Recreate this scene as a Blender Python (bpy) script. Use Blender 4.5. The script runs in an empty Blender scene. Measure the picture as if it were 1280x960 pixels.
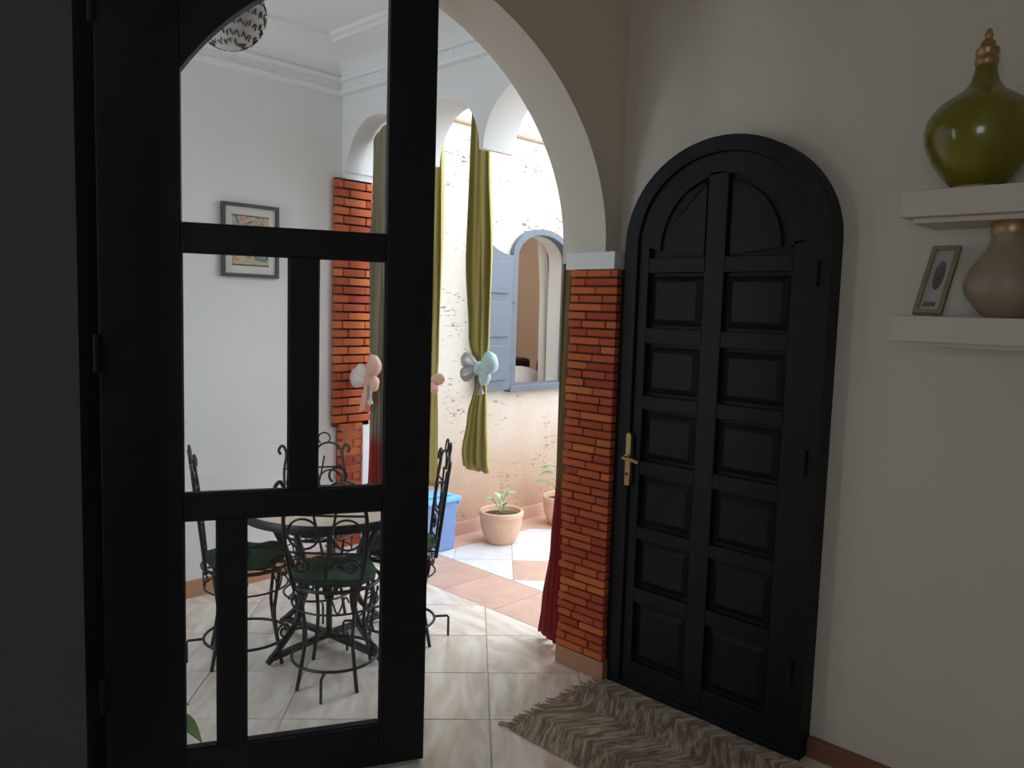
import bpy, bmesh, math, random
from mathutils import Vector, Matrix
random.seed(7)
C = bpy.context.scene.collection
S = bpy.context.scene
PI = math.pi
# ------------------------------------------------------------------ camera
F, PITCH, ROLL, YAW, CAMH = 990.0, math.atan(93/990.0), math.radians(1.75), math.radians(44.0), 1.45
cd = bpy.data.cameras.new('camera'); cam = bpy.data.objects.new('camera', cd); C.objects.link(cam)
cd.sensor_fit = 'HORIZONTAL'; cd.sensor_width = 36.0; cd.lens = F*36.0/1280.0; cd.clip_start = 0.02
fw = Vector((math.cos(YAW)*math.cos(PITCH), math.sin(YAW)*math.cos(PITCH), -math.sin(PITCH)))
r0 = Vector((math.sin(YAW), -math.cos(YAW), 0)); u0 = r0.cross(fw)
rt = r0*math.cos(ROLL) + u0*math.sin(ROLL); up = u0*math.cos(ROLL) - r0*math.sin(ROLL)
cam.matrix_world = Matrix(((rt.x, up.x, -fw.x, 0), (rt.y, up.y, -fw.y, 0), (rt.z, up.z, -fw.z, CAMH), (0, 0, 0, 1)))
S.camera = cam
# ------------------------------------------------------------------ sky, exposure
w = bpy.data.worlds.new('overcast_sky'); S.world = w; w.use_nodes = True
bg = w.node_tree.nodes['Background']; bg.inputs[0].default_value = (0.79, 0.905, 1.0, 1); bg.inputs[1].default_value = 5.0
S.view_settings.view_transform = 'Standard'; S.view_settings.look = 'None'
S.view_settings.gamma = 1.0; S.view_settings.use_curve_mapping = False
S.view_settings.exposure = -0.1
S.cycles.use_denoising = True
S.cycles.diffuse_bounces = 8; S.cycles.max_bounces = 16; S.cycles.transparent_max_bounces = 16
S.cycles.caustics_reflective = False; S.cycles.caustics_refractive = False

def portal(name, loc, rot, sx, sy):
    l = bpy.data.lights.new(name, 'AREA'); l.shape = 'RECTANGLE'; l.size = sx; l.size_y = sy
    l.cycles.is_portal = True
    o = bpy.data.objects.new(name, l); o.location = loc; o.rotation_euler = rot; C.objects.link(o)
portal('sky_opening_courtyard', (4.6, 1.4, 4.4), (0, 0, 0), 4.2, 4.8)
portal('sky_opening_courtyard_end', (6.7, 1.3, 3.0), (0, PI/2, 0), 2.8, 4.8)
portal('sky_opening_courtyard_side', (4.6, -1.05, 3.4), (PI/2, 0, PI), 4.0, 2.0)

# ------------------------------------------------------------------ materials
def mat(name, col, rough=0.6, metal=0.0, var=0.0, scale=8.0, rnd=0.0, bump=0.0, bscale=60.0, spec=0.5, coat=0.0):
    m = bpy.data.materials.new(name); m.use_nodes = True
    nt = m.node_tree; N = nt.nodes; L = nt.links; b = N['Principled BSDF']
    b.inputs['Roughness'].default_value = rough; b.inputs['Metallic'].default_value = metal
    b.inputs['Specular IOR Level'].default_value = spec
    b.inputs['Coat Weight'].default_value = coat
    tc = N.new('ShaderNodeTexCoord')
    nz = N.new('ShaderNodeTexNoise'); nz.inputs['Scale'].default_value = scale; nz.inputs['Detail'].default_value = 4
    L.new(tc.outputs['Object'], nz.inputs['Vector'])
    mx = N.new('ShaderNodeHueSaturation'); mx.inputs['Color'].default_value = (*col, 1)
    mr = N.new('ShaderNodeMapRange'); mr.inputs[1].default_value = 0.25; mr.inputs[2].default_value = 0.75
    mr.inputs[3].default_value = 1-var; mr.inputs[4].default_value = 1+var
    L.new(nz.outputs['Fac'], mr.inputs[0])
    if rnd:
        oi = N.new('ShaderNodeObjectInfo'); m2 = N.new('ShaderNodeMapRange')
        m2.inputs[3].default_value = 1-rnd; m2.inputs[4].default_value = 1+rnd
        L.new(oi.outputs['Random'], m2.inputs[0])
        mu = N.new('ShaderNodeMath'); mu.operation = 'MULTIPLY'
        L.new(mr.outputs[0], mu.inputs[0]); L.new(m2.outputs[0], mu.inputs[1]); L.new(mu.outputs[0], mx.inputs['Value'])
        m3 = N.new('ShaderNodeMapRange'); m3.inputs[3].default_value = 0.49; m3.inputs[4].default_value = 0.51
        L.new(oi.outputs['Random'], m3.inputs[0]); L.new(m3.outputs[0], mx.inputs['Hue'])
    else:
        L.new(mr.outputs[0], mx.inputs['Value'])
    L.new(mx.outputs[0], b.inputs['Base Color'])
    if bump:
        n2 = N.new('ShaderNodeTexNoise'); n2.inputs['Scale'].default_value = bscale; n2.inputs['Detail'].default_value = 3
        L.new(tc.outputs['Object'], n2.inputs['Vector'])
        bp = N.new('ShaderNodeBump'); bp.inputs['Strength'].default_value = bump; bp.inputs['Distance'].default_value = 0.01
        L.new(n2.outputs['Fac'], bp.inputs['Height']); L.new(bp.outputs[0], b.inputs['Normal'])
    return m
def nodes(m): return m.node_tree.nodes, m.node_tree.links, m.node_tree.nodes['Principled BSDF']

M = {}
M['plaster'] = mat('white_plaster', (0.68, 0.615, 0.525), 0.85, var=0.02, scale=3, bump=0.12, bscale=90)
M['darkgrey'] = mat('dark_grey_wall', (0.10, 0.095, 0.095), 0.7, var=0.03)  # even grey for the left wall, darker than the other walls
M['inner'] = mat('inner_white_paint', (0.83, 0.825, 0.82), 0.75, var=0.015, scale=2)
M['gypsum'] = mat('gypsum_white', (0.86, 0.86, 0.86), 0.8, var=0.01)
M['darkwood'] = mat('dark_painted_wood', (0.008, 0.0085, 0.0105), 0.55, var=0.25, scale=14, bump=0.05, spec=0.25)
M['iron'] = mat('wrought_iron', (0.022, 0.022, 0.023), 0.42, metal=0.3, var=0.2, bump=0.1)
M['brick'] = mat('terracotta_brick', (0.62, 0.128, 0.045), 0.8, var=0.18, scale=25, rnd=0.22, bump=0.5, bscale=70, spec=0.3)
M['mortar'] = mat('dark_mortar', (0.09, 0.04, 0.025), 0.95, var=0.2, scale=30)
M['terra'] = mat('terracotta_skirting', (0.47, 0.24, 0.14), 0.45, var=0.08, scale=9, rnd=0.05)
M['pot'] = mat('terracotta_pot', (0.70, 0.45, 0.32), 0.75, var=0.1, scale=9, bump=0.2)
M['brownskirt'] = mat('brown_skirting', (0.22, 0.09, 0.05), 0.5, var=0.1)
M['grey'] = mat('grey_blue_paint', (0.125, 0.145, 0.18), 0.5, var=0.08, scale=10)
M['brass'] = mat('aged_brass', (0.45, 0.29, 0.13), 0.42, metal=0.75, var=0.2, scale=30)
M['greenglaze'] = mat('green_glaze', (0.18, 0.15, 0.008), 0.22, var=0.3, scale=7, coat=0.4)
M['cream'] = mat('cream_ceramic', (0.34, 0.25, 0.185), 0.4, var=0.12, scale=14, bump=0.05)
M['cushgreen'] = mat('dark_green_cloth', (0.022, 0.058, 0.030), 0.95, var=0.35, scale=35, bump=0.4)
M['bluebin'] = mat('blue_plastic', (0.19, 0.30, 0.58), 0.35, var=0.04)
M['bluelid'] = mat('light_blue_plastic', (0.20, 0.48, 0.92), 0.35, var=0.04)
M['leaf'] = mat('fresh_leaf', (0.10, 0.24, 0.03), 0.5, var=0.2, scale=20)
M['paleleaf'] = mat('pale_green_leaf', (0.30, 0.55, 0.32), 0.55, var=0.15, scale=20)
M['soil'] = mat('potting_soil', (0.09, 0.065, 0.035), 0.95, var=0.4, scale=40, bump=0.6)
M['pink'] = mat('pink_satin', (0.78, 0.46, 0.36), 0.45, var=0.06)
M['white_satin'] = mat('white_satin', (0.80, 0.72, 0.66), 0.45, var=0.04)
M['teal'] = mat('pale_teal_satin', (0.50, 0.66, 0.66), 0.4, var=0.08)
M['silver'] = mat('silver_ribbon', (0.45, 0.42, 0.40), 0.35, metal=0.3, var=0.2)
M['frame'] = mat('charcoal_frame', (0.055, 0.055, 0.06), 0.5, var=0.1)
M['mat'] = mat('ivory_mount', (0.72, 0.70, 0.64), 0.8, var=0.01)
M['goldwood'] = mat('pale_gold_wood', (0.33, 0.25, 0.15), 0.5, var=0.15, scale=20)
M['brownwall'] = mat('brown_wall', (0.55, 0.37, 0.235), 0.85, var=0.03)
M['sofa'] = mat('dark_maroon_sofa', (0.035, 0.012, 0.010), 0.9, var=0.1)
M['red'] = mat('red_cloth', (0.30, 0.02, 0.02), 0.9, var=0.1)
M['pillow'] = mat('pale_pillow', (0.62, 0.54, 0.50), 0.9, var=0.04)
M['sheer'] = mat('white_curtain', (0.78, 0.75, 0.71), 0.9, var=0.03)
M['tabletop'] = mat('table_top_stone', (0.58, 0.47, 0.36), 0.5, var=0.2, scale=6)
M['grout'] = mat('grout', (0.50, 0.44, 0.39), 0.9)
M['lampshade'] = mat('lamp_paper', (0.55, 0.53, 0.50), 0.7, var=0.05)
M['lampmark'] = mat('lamp_dark_marks', (0.06, 0.05, 0.045), 0.7)
M['fringe'] = mat('rug_fringe', (0.30, 0.22, 0.16), 0.95, var=0.5, scale=60)
M['ledge'] = mat('ledge_brown', (0.42, 0.29, 0.18), 0.8, var=0.15)

def tile_mat(name, c1, c2, rough, vscale=(2.2, 9, 1), rnd=0.05):
    m = mat(name, c1, rough); N, L, b = nodes(m)
    tc = N.new('ShaderNodeTexCoord'); mp = N.new('ShaderNodeMapping'); mp.inputs['Scale'].default_value = vscale
    b.inputs['Specular IOR Level'].default_value = 0.8
    oi = N.new('ShaderNodeObjectInfo'); ad = N.new('ShaderNodeVectorMath'); ad.operation = 'ADD'
    sc = N.new('ShaderNodeVectorMath'); sc.operation = 'SCALE'; sc.inputs['Scale'].default_value = 40
    L.new(oi.outputs['Random'], sc.inputs[0]); L.new(tc.outputs['Object'], mp.inputs[0])
    L.new(mp.outputs[0], ad.inputs[0]); L.new(sc.outputs[0], ad.inputs[1])
    nz = N.new('ShaderNodeTexNoise'); nz.inputs['Scale'].default_value = 1.6; nz.inputs['Detail'].default_value = 6; nz.inputs['Distortion'].default_value = 0.8
    L.new(ad.outputs[0], nz.inputs['Vector'])
    rp = N.new('ShaderNodeValToRGB'); rp.color_ramp.elements[0].position = 0.34; rp.color_ramp.elements[1].position = 0.62
    rp.color_ramp.elements[0].color = (*c2, 1); rp.color_ramp.elements[1].color = (*c1, 1)
    L.new(nz.outputs['Fac'], rp.inputs[0])
    hs = N.new('ShaderNodeHueSaturation'); mr = N.new('ShaderNodeMapRange'); mr.inputs[3].default_value = 1-rnd; mr.inputs[4].default_value = 1+rnd
    L.new(oi.outputs['Random'], mr.inputs[0]); L.new(mr.outputs[0], hs.inputs['Value'])
    L.new(rp.outputs[0], hs.inputs['Color']); L.new(hs.outputs[0], b.inputs['Base Color'])
    return m
M['tile'] = tile_mat('beige_polished_tile', (0.90, 0.82, 0.74), (0.70, 0.57, 0.47), 0.18, (9, 2.2, 1))
M['ctile'] = tile_mat('courtyard_white_tile', (0.74, 0.73, 0.74), (0.66, 0.65, 0.66), 0.45, (5, 5, 1))
M['ptile'] = tile_mat('courtyard_pink_tile', (0.66, 0.42, 0.33), (0.58, 0.36, 0.28), 0.45, (5, 5, 1))

# courtyard wall: cream render with dark flecks in the trowelled skin and a pinker tone towards its foot
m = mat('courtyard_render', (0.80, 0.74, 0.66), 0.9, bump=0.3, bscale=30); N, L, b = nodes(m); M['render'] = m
tc = N.new('ShaderNodeTexCoord'); mp = N.new('ShaderNodeMapping'); mp.inputs['Scale'].default_value = (20, 20, 62); mp.inputs['Rotation'].default_value = (0, 0.5, 0)
L.new(tc.outputs['Object'], mp.inputs[0])
n1 = N.new('ShaderNodeTexNoise'); n1.inputs['Scale'].default_value = 1.0; n1.inputs['Detail'].default_value = 5; n1.inputs['Roughness'].default_value = 0.65; n1.inputs['Distortion'].default_value = 0.6
L.new(mp.outputs[0], n1.inputs['Vector'])
n2 = N.new('ShaderNodeTexNoise'); n2.inputs['Scale'].default_value = 4.5; L.new(tc.outputs['Object'], n2.inputs['Vector'])
nm = N.new('ShaderNodeMapRange'); nm.inputs[1].default_value = 0.3; nm.inputs[2].default_value = 0.7; nm.inputs[3].default_value = 0.84; nm.inputs[4].default_value = 1.10; L.new(n2.outputs['Fac'], nm.inputs[0])
su = N.new('ShaderNodeMath'); su.operation = 'MULTIPLY'; L.new(n1.outputs['Fac'], su.inputs[0]); L.new(nm.outputs[0], su.inputs[1])
r1 = N.new('ShaderNodeMapRange'); r1.inputs[1].default_value = 0.595; r1.inputs[2].default_value = 0.66; L.new(su.outputs[0], r1.inputs[0])
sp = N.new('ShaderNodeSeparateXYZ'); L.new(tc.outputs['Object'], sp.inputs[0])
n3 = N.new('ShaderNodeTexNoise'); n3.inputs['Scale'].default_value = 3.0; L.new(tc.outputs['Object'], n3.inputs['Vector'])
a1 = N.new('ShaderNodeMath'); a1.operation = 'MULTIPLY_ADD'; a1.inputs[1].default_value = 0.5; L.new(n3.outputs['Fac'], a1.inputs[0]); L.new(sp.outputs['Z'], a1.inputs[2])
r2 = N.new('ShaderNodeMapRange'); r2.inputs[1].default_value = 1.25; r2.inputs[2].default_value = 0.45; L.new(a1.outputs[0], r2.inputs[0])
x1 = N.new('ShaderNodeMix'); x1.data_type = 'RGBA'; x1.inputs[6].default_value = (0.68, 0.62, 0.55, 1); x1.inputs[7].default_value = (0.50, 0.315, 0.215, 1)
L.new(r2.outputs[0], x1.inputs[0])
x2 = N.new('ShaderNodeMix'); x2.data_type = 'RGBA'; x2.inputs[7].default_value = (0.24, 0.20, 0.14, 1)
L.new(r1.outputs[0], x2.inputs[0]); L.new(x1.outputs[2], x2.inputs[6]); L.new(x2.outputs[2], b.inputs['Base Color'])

# glass: thin, clear
m = bpy.data.materials.new('door_glass'); m.use_nodes = True; M['glass'] = m
N = m.node_tree.nodes; L = m.node_tree.links; N.remove(N['Principled BSDF'])
tr = N.new('ShaderNodeBsdfTransparent'); tr.inputs[0].default_value = (0.98, 0.985, 0.99, 1); gl = N.new('ShaderNodeBsdfGlossy'); gl.inputs['Roughness'].default_value = 0.02
ms = N.new('ShaderNodeMixShader'); ms.inputs[0].default_value = 0.03
L.new(tr.outputs[0], ms.inputs[1]); L.new(gl.outputs[0], ms.inputs[2]); L.new(ms.outputs[0], N['Material Output'].inputs[0])

def cloth_mat(name, top, bot, zc, stripe=(1.0, 1.0), sscale=26.0):
    m = mat(name, top, 0.85, bump=0.2, bscale=200); N, L, b = nodes(m)
    at = N.new('ShaderNodeUVMap'); sx = N.new('ShaderNodeSeparateXYZ'); L.new(at.outputs[0], sx.inputs[0])
    wv = N.new('ShaderNodeMath'); wv.operation = 'MULTIPLY'; wv.inputs[1].default_value = sscale; L.new(sx.outputs['X'], wv.inputs[0])
    sn = N.new('ShaderNodeMath'); sn.operation = 'SINE'; L.new(wv.outputs[0], sn.inputs[0])
    mr = N.new('ShaderNodeMapRange'); mr.inputs[1].default_value = -0.4; mr.inputs[2].default_value = 0.4; mr.inputs[3].default_value = stripe[0]; mr.inputs[4].default_value = stripe[1]
    L.new(sn.outputs[0], mr.inputs[0])
    rz = N.new('ShaderNodeMapRange'); rz.inputs[1].default_value = zc-0.05; rz.inputs[2].default_value = zc+0.05; L.new(sx.outputs['Y'], rz.inputs[0])
    mx = N.new('ShaderNodeMix'); mx.data_type = 'RGBA'; mx.inputs[6].default_value = (*bot, 1); mx.inputs[7].default_value = (*top, 1); L.new(rz.outputs[0], mx.inputs[0])
    hs = N.new('ShaderNodeHueSaturation'); L.new(mx.outputs[2], hs.inputs['Color']); L.new(mr.outputs[0], hs.inputs['Value']); L.new(hs.outputs[0], b.inputs['Base Color'])
    return m
M['olive'] = cloth_mat('olive_curtain_cloth', (0.42, 0.35, 0.11), (0.42, 0.35, 0.11), -9, (0.75, 1.2))
M['olivered'] = cloth_mat('olive_red_curtain_cloth', (0.25, 0.225, 0.14), (0.30, 0.018, 0.016), 0.72, (0.8, 1.15))
M['redolive'] = cloth_mat('red_olive_curtain_cloth', (0.20, 0.15, 0.06), (0.26, 0.018, 0.018), 0.70, (0.85, 1.1))

# rug: brown with pale chevron streaks
m = mat('flatweave_rug', (0.1, 0.07, 0.05), 0.95, bump=0.5, bscale=140); N, L, b = nodes(m); M['rug'] = m
tc = N.new('ShaderNodeTexCoord'); sx = N.new('ShaderNodeSeparateXYZ'); L.new(tc.outputs['Object'], sx.inputs[0])
ab = N.new('ShaderNodeMath'); ab.operation = 'PINGPONG'; ab.inputs[1].default_value = 0.17; L.new(sx.outputs['X'], ab.inputs[0])
ma = N.new('ShaderNodeMath'); ma.operation = 'MULTIPLY_ADD'; ma.inputs[1].default_value = 0.6; L.new(ab.outputs[0], ma.inputs[0]); L.new(sx.outputs['Y'], ma.inputs[2])
cb = N.new('ShaderNodeCombineXYZ'); L.new(ma.outputs[0], cb.inputs['Y']); L.new(sx.outputs['X'], cb.inputs['X'])
mp = N.new('ShaderNodeMapping'); mp.inputs['Scale'].default_value = (7, 36, 1); L.new(cb.outputs[0], mp.inputs[0])
nz = N.new('ShaderNodeTexNoise'); nz.inputs['Scale'].default_value = 1; nz.inputs['Detail'].default_value = 4; nz.inputs['Roughness'].default_value = 0.6; nz.inputs['Distortion'].default_value = 1.4; L.new(mp.outputs[0], nz.inputs['Vector'])
rp = N.new('ShaderNodeValToRGB'); rp.color_ramp.elements[0].color = (0.21, 0.155, 0.115, 1); rp.color_ramp.elements[1].color = (0.60, 0.48, 0.38, 1)
rp.color_ramp.elements[0].position = 0.42; rp.color_ramp.elements[1].position = 0.63
L.new(nz.outputs['Fac'], rp.inputs[0]); L.new(rp.outputs[0], b.inputs['Base Color'])

def art_mat(name, cols, scale):
    m = mat(name, cols[0], 0.8); N, L, b = nodes(m)
    tc = N.new('ShaderNodeTexCoord'); nz = N.new('ShaderNodeTexNoise'); nz.inputs['Scale'].default_value = scale; nz.inputs['Detail'].default_value = 3; nz.inputs['Distortion'].default_value = 1.0
    L.new(tc.outputs['Object'], nz.inputs['Vector']); rp = N.new('ShaderNodeValToRGB'); e = rp.color_ramp.elements
    e[0].position = 0.3; e[1].position = 0.72; e[0].color = (*cols[0], 1); e[1].color = (*cols[-1], 1)
    for i, c in enumerate(cols[1:-1]):
        q = e.new(0.3 + 0.42*(i+1)/(len(cols)-1)); q.color = (*c, 1)
    L.new(nz.outputs['Fac'], rp.inputs[0]); L.new(rp.outputs[0], b.inputs['Base Color']); return m
M['art'] = art_mat('picture_print', [(0.10, 0.20, 0.30), (0.42, 0.40, 0.20), (0.60, 0.50, 0.38), (0.55, 0.25, 0.16), (0.15, 0.30, 0.22)], 16)
M['paper'] = mat('photo_paper', (0.50, 0.50, 0.50), 0.6, var=0.06, scale=20)
M['figure'] = mat('photo_figure', (0.20, 0.13, 0.12), 0.6, var=0.5, scale=50)

# ------------------------------------------------------------------ mesh helpers (all coordinates in metres, world)
class MB:
    def __init__(s): s.v = []; s.f = []; s.uv = None
    def add(s, vs, fs):
        k = len(s.v); s.v += [tuple(p) for p in vs]; s.f += [tuple(i+k for i in f) for f in fs]; return s
    def box(s, x0, x1, y0, y1, z0, z1):
        return s.add([(x0,y0,z0),(x1,y0,z0),(x1,y1,z0),(x0,y1,z0),(x0,y0,z1),(x1,y0,z1),(x1,y1,z1),(x0,y1,z1)],
                     [(3,2,1,0),(4,5,6,7),(0,1,5,4),(1,2,6,5),(2,3,7,6),(3,0,4,7)])
    def prism(s, poly, fn, d0, d1):
        """poly: 2-D outline; fn(a, b, d) -> point; extruded from d0 to d1"""
        n = len(poly)
        return s.add([fn(a, b, d0) for a, b in poly] + [fn(a, b, d1) for a, b in poly],
                     [tuple(range(n))[::-1], tuple(range(n, 2*n))] + [(i, (i+1) % n, n+(i+1) % n, n+i) for i in range(n)])
    def tube(s, pts, r, n=6, closed=False):
        P = [Vector(p) for p in pts]; m = len(P); rings = []
        R = r if isinstance(r, (list, tuple)) else [r]*m
        ref = None
        for i in range(m):
            a = P[(i-1) % m] if (closed or i) else P[0]; b = P[(i+1) % m] if (closed or i < m-1) else P[-1]
            t = (b-a).normalized() if (b-a).length > 1e-9 else Vector((0, 0, 1))
            if ref is None: ref = t.orthogonal().normalized()
            ref = (ref - t*ref.dot(t)); ref = ref.normalized() if ref.length > 1e-6 else t.orthogonal().normalized()
            q = t.cross(ref)
            rings.append([P[i] + (ref*math.cos(2*PI*k/n) + q*math.sin(2*PI*k/n))*R[i] for k in range(n)])
        vs = [p for rg in rings for p in rg]; fs = []
        for i in range(m if closed else m-1):
            j = (i+1) % m
            fs += [(i*n+k, i*n+(k+1) % n, j*n+(k+1) % n, j*n+k) for k in range(n)]
        if not closed: fs += [tuple(range(n))[::-1], tuple(range((m-1)*n, m*n))]
        return s.add(vs, fs)
    def lathe(s, prof, c, n=28):
        k = len(prof); vs = [(c[0]+r*math.cos(2*PI*j/n), c[1]+r*math.sin(2*PI*j/n), c[2]+z) for r, z in prof for j in range(n)]
        fs = [(i*n+j, i*n+(j+1) % n, (i+1)*n+(j+1) % n, (i+1)*n+j) for i in range(k-1) for j in range(n)]
        return s.add(vs, fs + [tuple(range(n))[::-1], tuple(range((k-1)*n, k*n))])
    def blob(s, c, ax, rx, ry, rz, nu=14, nv=9, pinch=0.0, wr=0.0, wn=5):
        """ellipsoid with axes ax (3 vectors); pinch narrows its -x end (cloth loops, leaves)"""
        X, Y, Z = [Vector(a) for a in ax]; c = Vector(c); vs = []; fs = []
        for i in range(nv+1):
            t = PI*i/nv; x = -math.cos(t); rr = math.sin(t)*(1-pinch*(0.5-0.5*x))
            for j in range(nu):
                a = 2*PI*j/nu; k = 1+wr*math.cos(wn*a+1.5*x); vs.append(c + X*(x*rx) + Y*(rr*k*math.cos(a)*ry) + Z*(rr*k*math.sin(a)*rz))
        fs = [(i*nu+j, i*nu+(j+1) % nu, (i+1)*nu+(j+1) % nu, (i+1)*nu+j) for i in range(nv) for j in range(nu)]
        return s.add(vs, fs)
    def strips(s, cols, top, d0, d1, fn):
        """wall with a shaped lower edge: cols = [(u, z)] in order of u (a jump = two entries of one u); fn(u, d, z)"""
        for (ua, za), (ub, zb) in zip(cols, cols[1:]):
            if abs(ua-ub) < 1e-9:
                s.add([fn(ua,d0,za), fn(ua,d1,za), fn(ua,d1,zb), fn(ua,d0,zb)], [(0,1,2,3)]); continue
            s.add([fn(ua,d0,za), fn(ub,d0,zb), fn(ub,d0,top), fn(ua,d0,top), fn(ua,d1,za), fn(ub,d1,zb), fn(ub,d1,top), fn(ua,d1,top)],
                  [(0,1,2,3),(7,6,5,4),(4,5,1,0),(3,2,6,7)])
        for u, z in (cols[0], cols[-1]):
            s.add([fn(u,d0,z), fn(u,d1,z), fn(u,d1,top), fn(u,d0,top)], [(0,1,2,3)])
        return s
    def build(s, name, material, parent=None, smooth=False, bevel=0.0, solid=0.0, base=None, mats=None, fm=None):
        me = bpy.data.meshes.new(name)
        off = Vector(base) if base else Vector((0, 0, 0))
        me.from_pydata([tuple(Vector(p)-off) for p in s.v], [], s.f)
        if s.uv:
            ul = me.uv_layers.new(name='UVMap')
            for l in me.loops: ul.data[l.index].uv = s.uv[l.vertex_index]
        bm = bmesh.new(); bm.from_mesh(me)
        bmesh.ops.remove_doubles(bm, verts=bm.verts, dist=1e-5) if not s.uv else None
        bmesh.ops.recalc_face_normals(bm, faces=bm.faces)
        if smooth:
            for f in bm.faces: f.smooth = smooth != 'curved' or max(abs(f.normal.x), abs(f.normal.y), abs(f.normal.z)) < 0.9995
            for e in bm.edges:
                if len(e.link_faces) == 2 and e.calc_face_angle(0) > 0.75: e.smooth = False
        bm.to_mesh(me); bm.free()
        me.materials.append(material)
        o = bpy.data.objects.new(name, me); o.location = off; C.objects.link(o)
        if bevel:
            b = o.modifiers.new('bevel', 'BEVEL'); b.width = bevel; b.segments = 2; b.limit_method = 'ANGLE'
        if solid:
            b = o.modifiers.new('solid', 'SOLIDIFY'); b.thickness = solid; b.offset = 0
        if parent: attach(o, parent)
        return o
def attach(o, p):
    o.parent = p
    if p.parent is None: o.matrix_parent_inverse = p.matrix_basis.inverted()
def tag(o, label=None, cat=None, group=None, kind=None):
    if label: o['label'] = label
    if cat: o['category'] = cat
    if group: o['group'] = group
    if kind: o['kind'] = kind
    return o
def thing(name, loc, label=None, cat=None, group=None, kind=None, rz=0.0):
    o = bpy.data.objects.new(name, None); o.empty_display_size = 0.05; o.location = loc; o.rotation_euler = (0, 0, rz)
    o.matrix_basis = Matrix.Translation(loc) @ Matrix.Rotation(rz, 4, 'Z'); C.objects.link(o)
    return tag(o, label, cat, group, kind)
def struct(o, label=None): return tag(o, label, kind='structure')
def arc(c, r, a0, a1, n, rise=None):
    return [(c[0]+r*math.cos(a0+(a1-a0)*i/n), c[1]+(rise if rise else r)*math.sin(a0+(a1-a0)*i/n)) for i in range(n+1)]
XZ = lambda u, d, z: (u, d, z)      # wall that runs along X
YZ = lambda u, d, z: (d, u, z)      # wall that runs along Y
def spline(pts, n=6):
    """Catmull-Rom through pts"""
    P = [Vector(p) for p in pts]; out = []
    for i in range(len(P)-1):
        a, b, c, d = P[max(i-1, 0)], P[i], P[i+1], P[min(i+2, len(P)-1)]
        for k in range(n):
            t = k/n; out.append(0.5*((2*b)+(c-a)*t+(2*a-5*b+4*c-d)*t*t+(3*b-a-3*c+d)*t**3))
    return out + [P[-1]]
def clip(poly, x0, x1, y0, y1):
    for ax, lim, sg in ((0, x0, 1), (0, x1, -1), (1, y0, 1), (1, y1, -1)):
        out = []
        for i in range(len(poly)):
            p, q = poly[i], poly[(i+1) % len(poly)]; a = (p[ax]-lim)*sg; b2 = (q[ax]-lim)*sg
            if a >= 0: out.append(p)
            if (a >= 0) != (b2 >= 0):
                t = a/(a-b2); out.append((p[0]+(q[0]-p[0])*t, p[1]+(q[1]-p[1])*t))
        poly = out
        if not poly: return []
    return poly
def area(p): return abs(sum(p[i][0]*p[(i+1) % len(p)][1]-p[(i+1) % len(p)][0]*p[i][1] for i in range(len(p))))/2

# ================================================================== SETTING
# plan: dark room X<2.54, Y<1.89; arch wall Y 1.886-2.10; dining room to Y 3.72; arcade X 2.48-2.68; courtyard beyond
WR, AN, AF, YW, XA, XB, YC = 2.54, 1.886, 2.10, 3.72, 2.48, 2.68, 3.68
DX0, DY0, DH, IH, IX0 = -1.7, -1.9, 2.76, 2.78, -0.45
fl = struct(MB().box(DX0, 2.63, DY0, YW, -0.10, -0.003).build('floor', M['grout']))
def lay_tiles(parent, origin, ang, s, gap, rect, material, pick=None, th=0.005, rng=20):
    ca, sa = math.cos(ang), math.sin(ang); h = (s-gap)/2; full = None
    for i in range(-rng, rng+1):
        for j in range(-rng, rng+1):
            cx = origin[0]+(i*ca-j*sa)*s; cy = origin[1]+(i*sa+j*ca)*s
            if not (rect[0]-s < cx < rect[1]+s and rect[2]-s < cy < rect[3]+s): continue
            sq = [(cx+a*ca-b2*sa, cy+a*sa+b2*ca) for a, b2 in ((-h,-h),(h,-h),(h,h),(-h,h))]
            pl = clip(sq, *rect)
            if len(pl) < 3 or area(pl) < 0.0012: continue
            mt = material if pick is None else pick(i, j)
            if abs(area(pl)-4*h*h) < 1e-6:
                if full is None or full.get(mt.name) is None:
                    b = MB(); e = 0.0015
                    b.add([(x, y, z) for z, g in ((-th, 0), (-e, 0), (0, e)) for x, y in ((-h+g,-h+g),(h-g,-h+g),(h-g,h-g),(-h+g,h-g))],
                          [(0,1,5,4),(1,2,6,5),(2,3,7,6),(3,0,4,7),(4,5,9,8),(5,6,10,9),(6,7,11,10),(7,4,8,11),(8,9,10,11)])
                    o = b.build('tile', mt); full = full or {}; full[mt.name] = o.data
                else:
                    o = bpy.data.objects.new('tile', full[mt.name]); C.objects.link(o)
                o.location = (cx, cy, 0); o.rotation_euler = (0, 0, ang); attach(o, parent)
            else:
                c = (sum(p[0] for p in pl)/len(pl), sum(p[1] for p in pl)/len(pl), 0)
                MB().prism(pl, lambda a, b2, d: (a, b2, d), -th, 0).build('tile', mt, parent, base=c)
lay_tiles(fl, (1.912, 1.64), math.radians(-43.0), 0.363, 0.0045, (0.2, 2.63, 0.2, YW), M['tile'])
# the rest of the dark room's floor lies behind the camera
# courtyard floor
cf = struct(MB().box(2.63, 6.6, -1.0, YC, -0.10, -0.003).build('courtyard_floor', M['grout']))
lay_tiles(cf, (2.815, 3.55), 0, 0.37, 0.004, (2.633, 3.0, -0.6, 3.48), M['ptile'])
lay_tiles(cf, (3.2, 3.58), 0, 0.20, 0.004, (2.633, 5.0, 3.483, YC), M['ptile'])
lay_tiles(cf, (3.254, 2.856), PI/4, 0.34, 0.004, (3.003, 5.0, 1.2, 3.48), M['ctile'], pick=lambda i, j: M['ptile'] if (i % 3 == 0 and j % 3 == 0) else M['ctile'])

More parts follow.
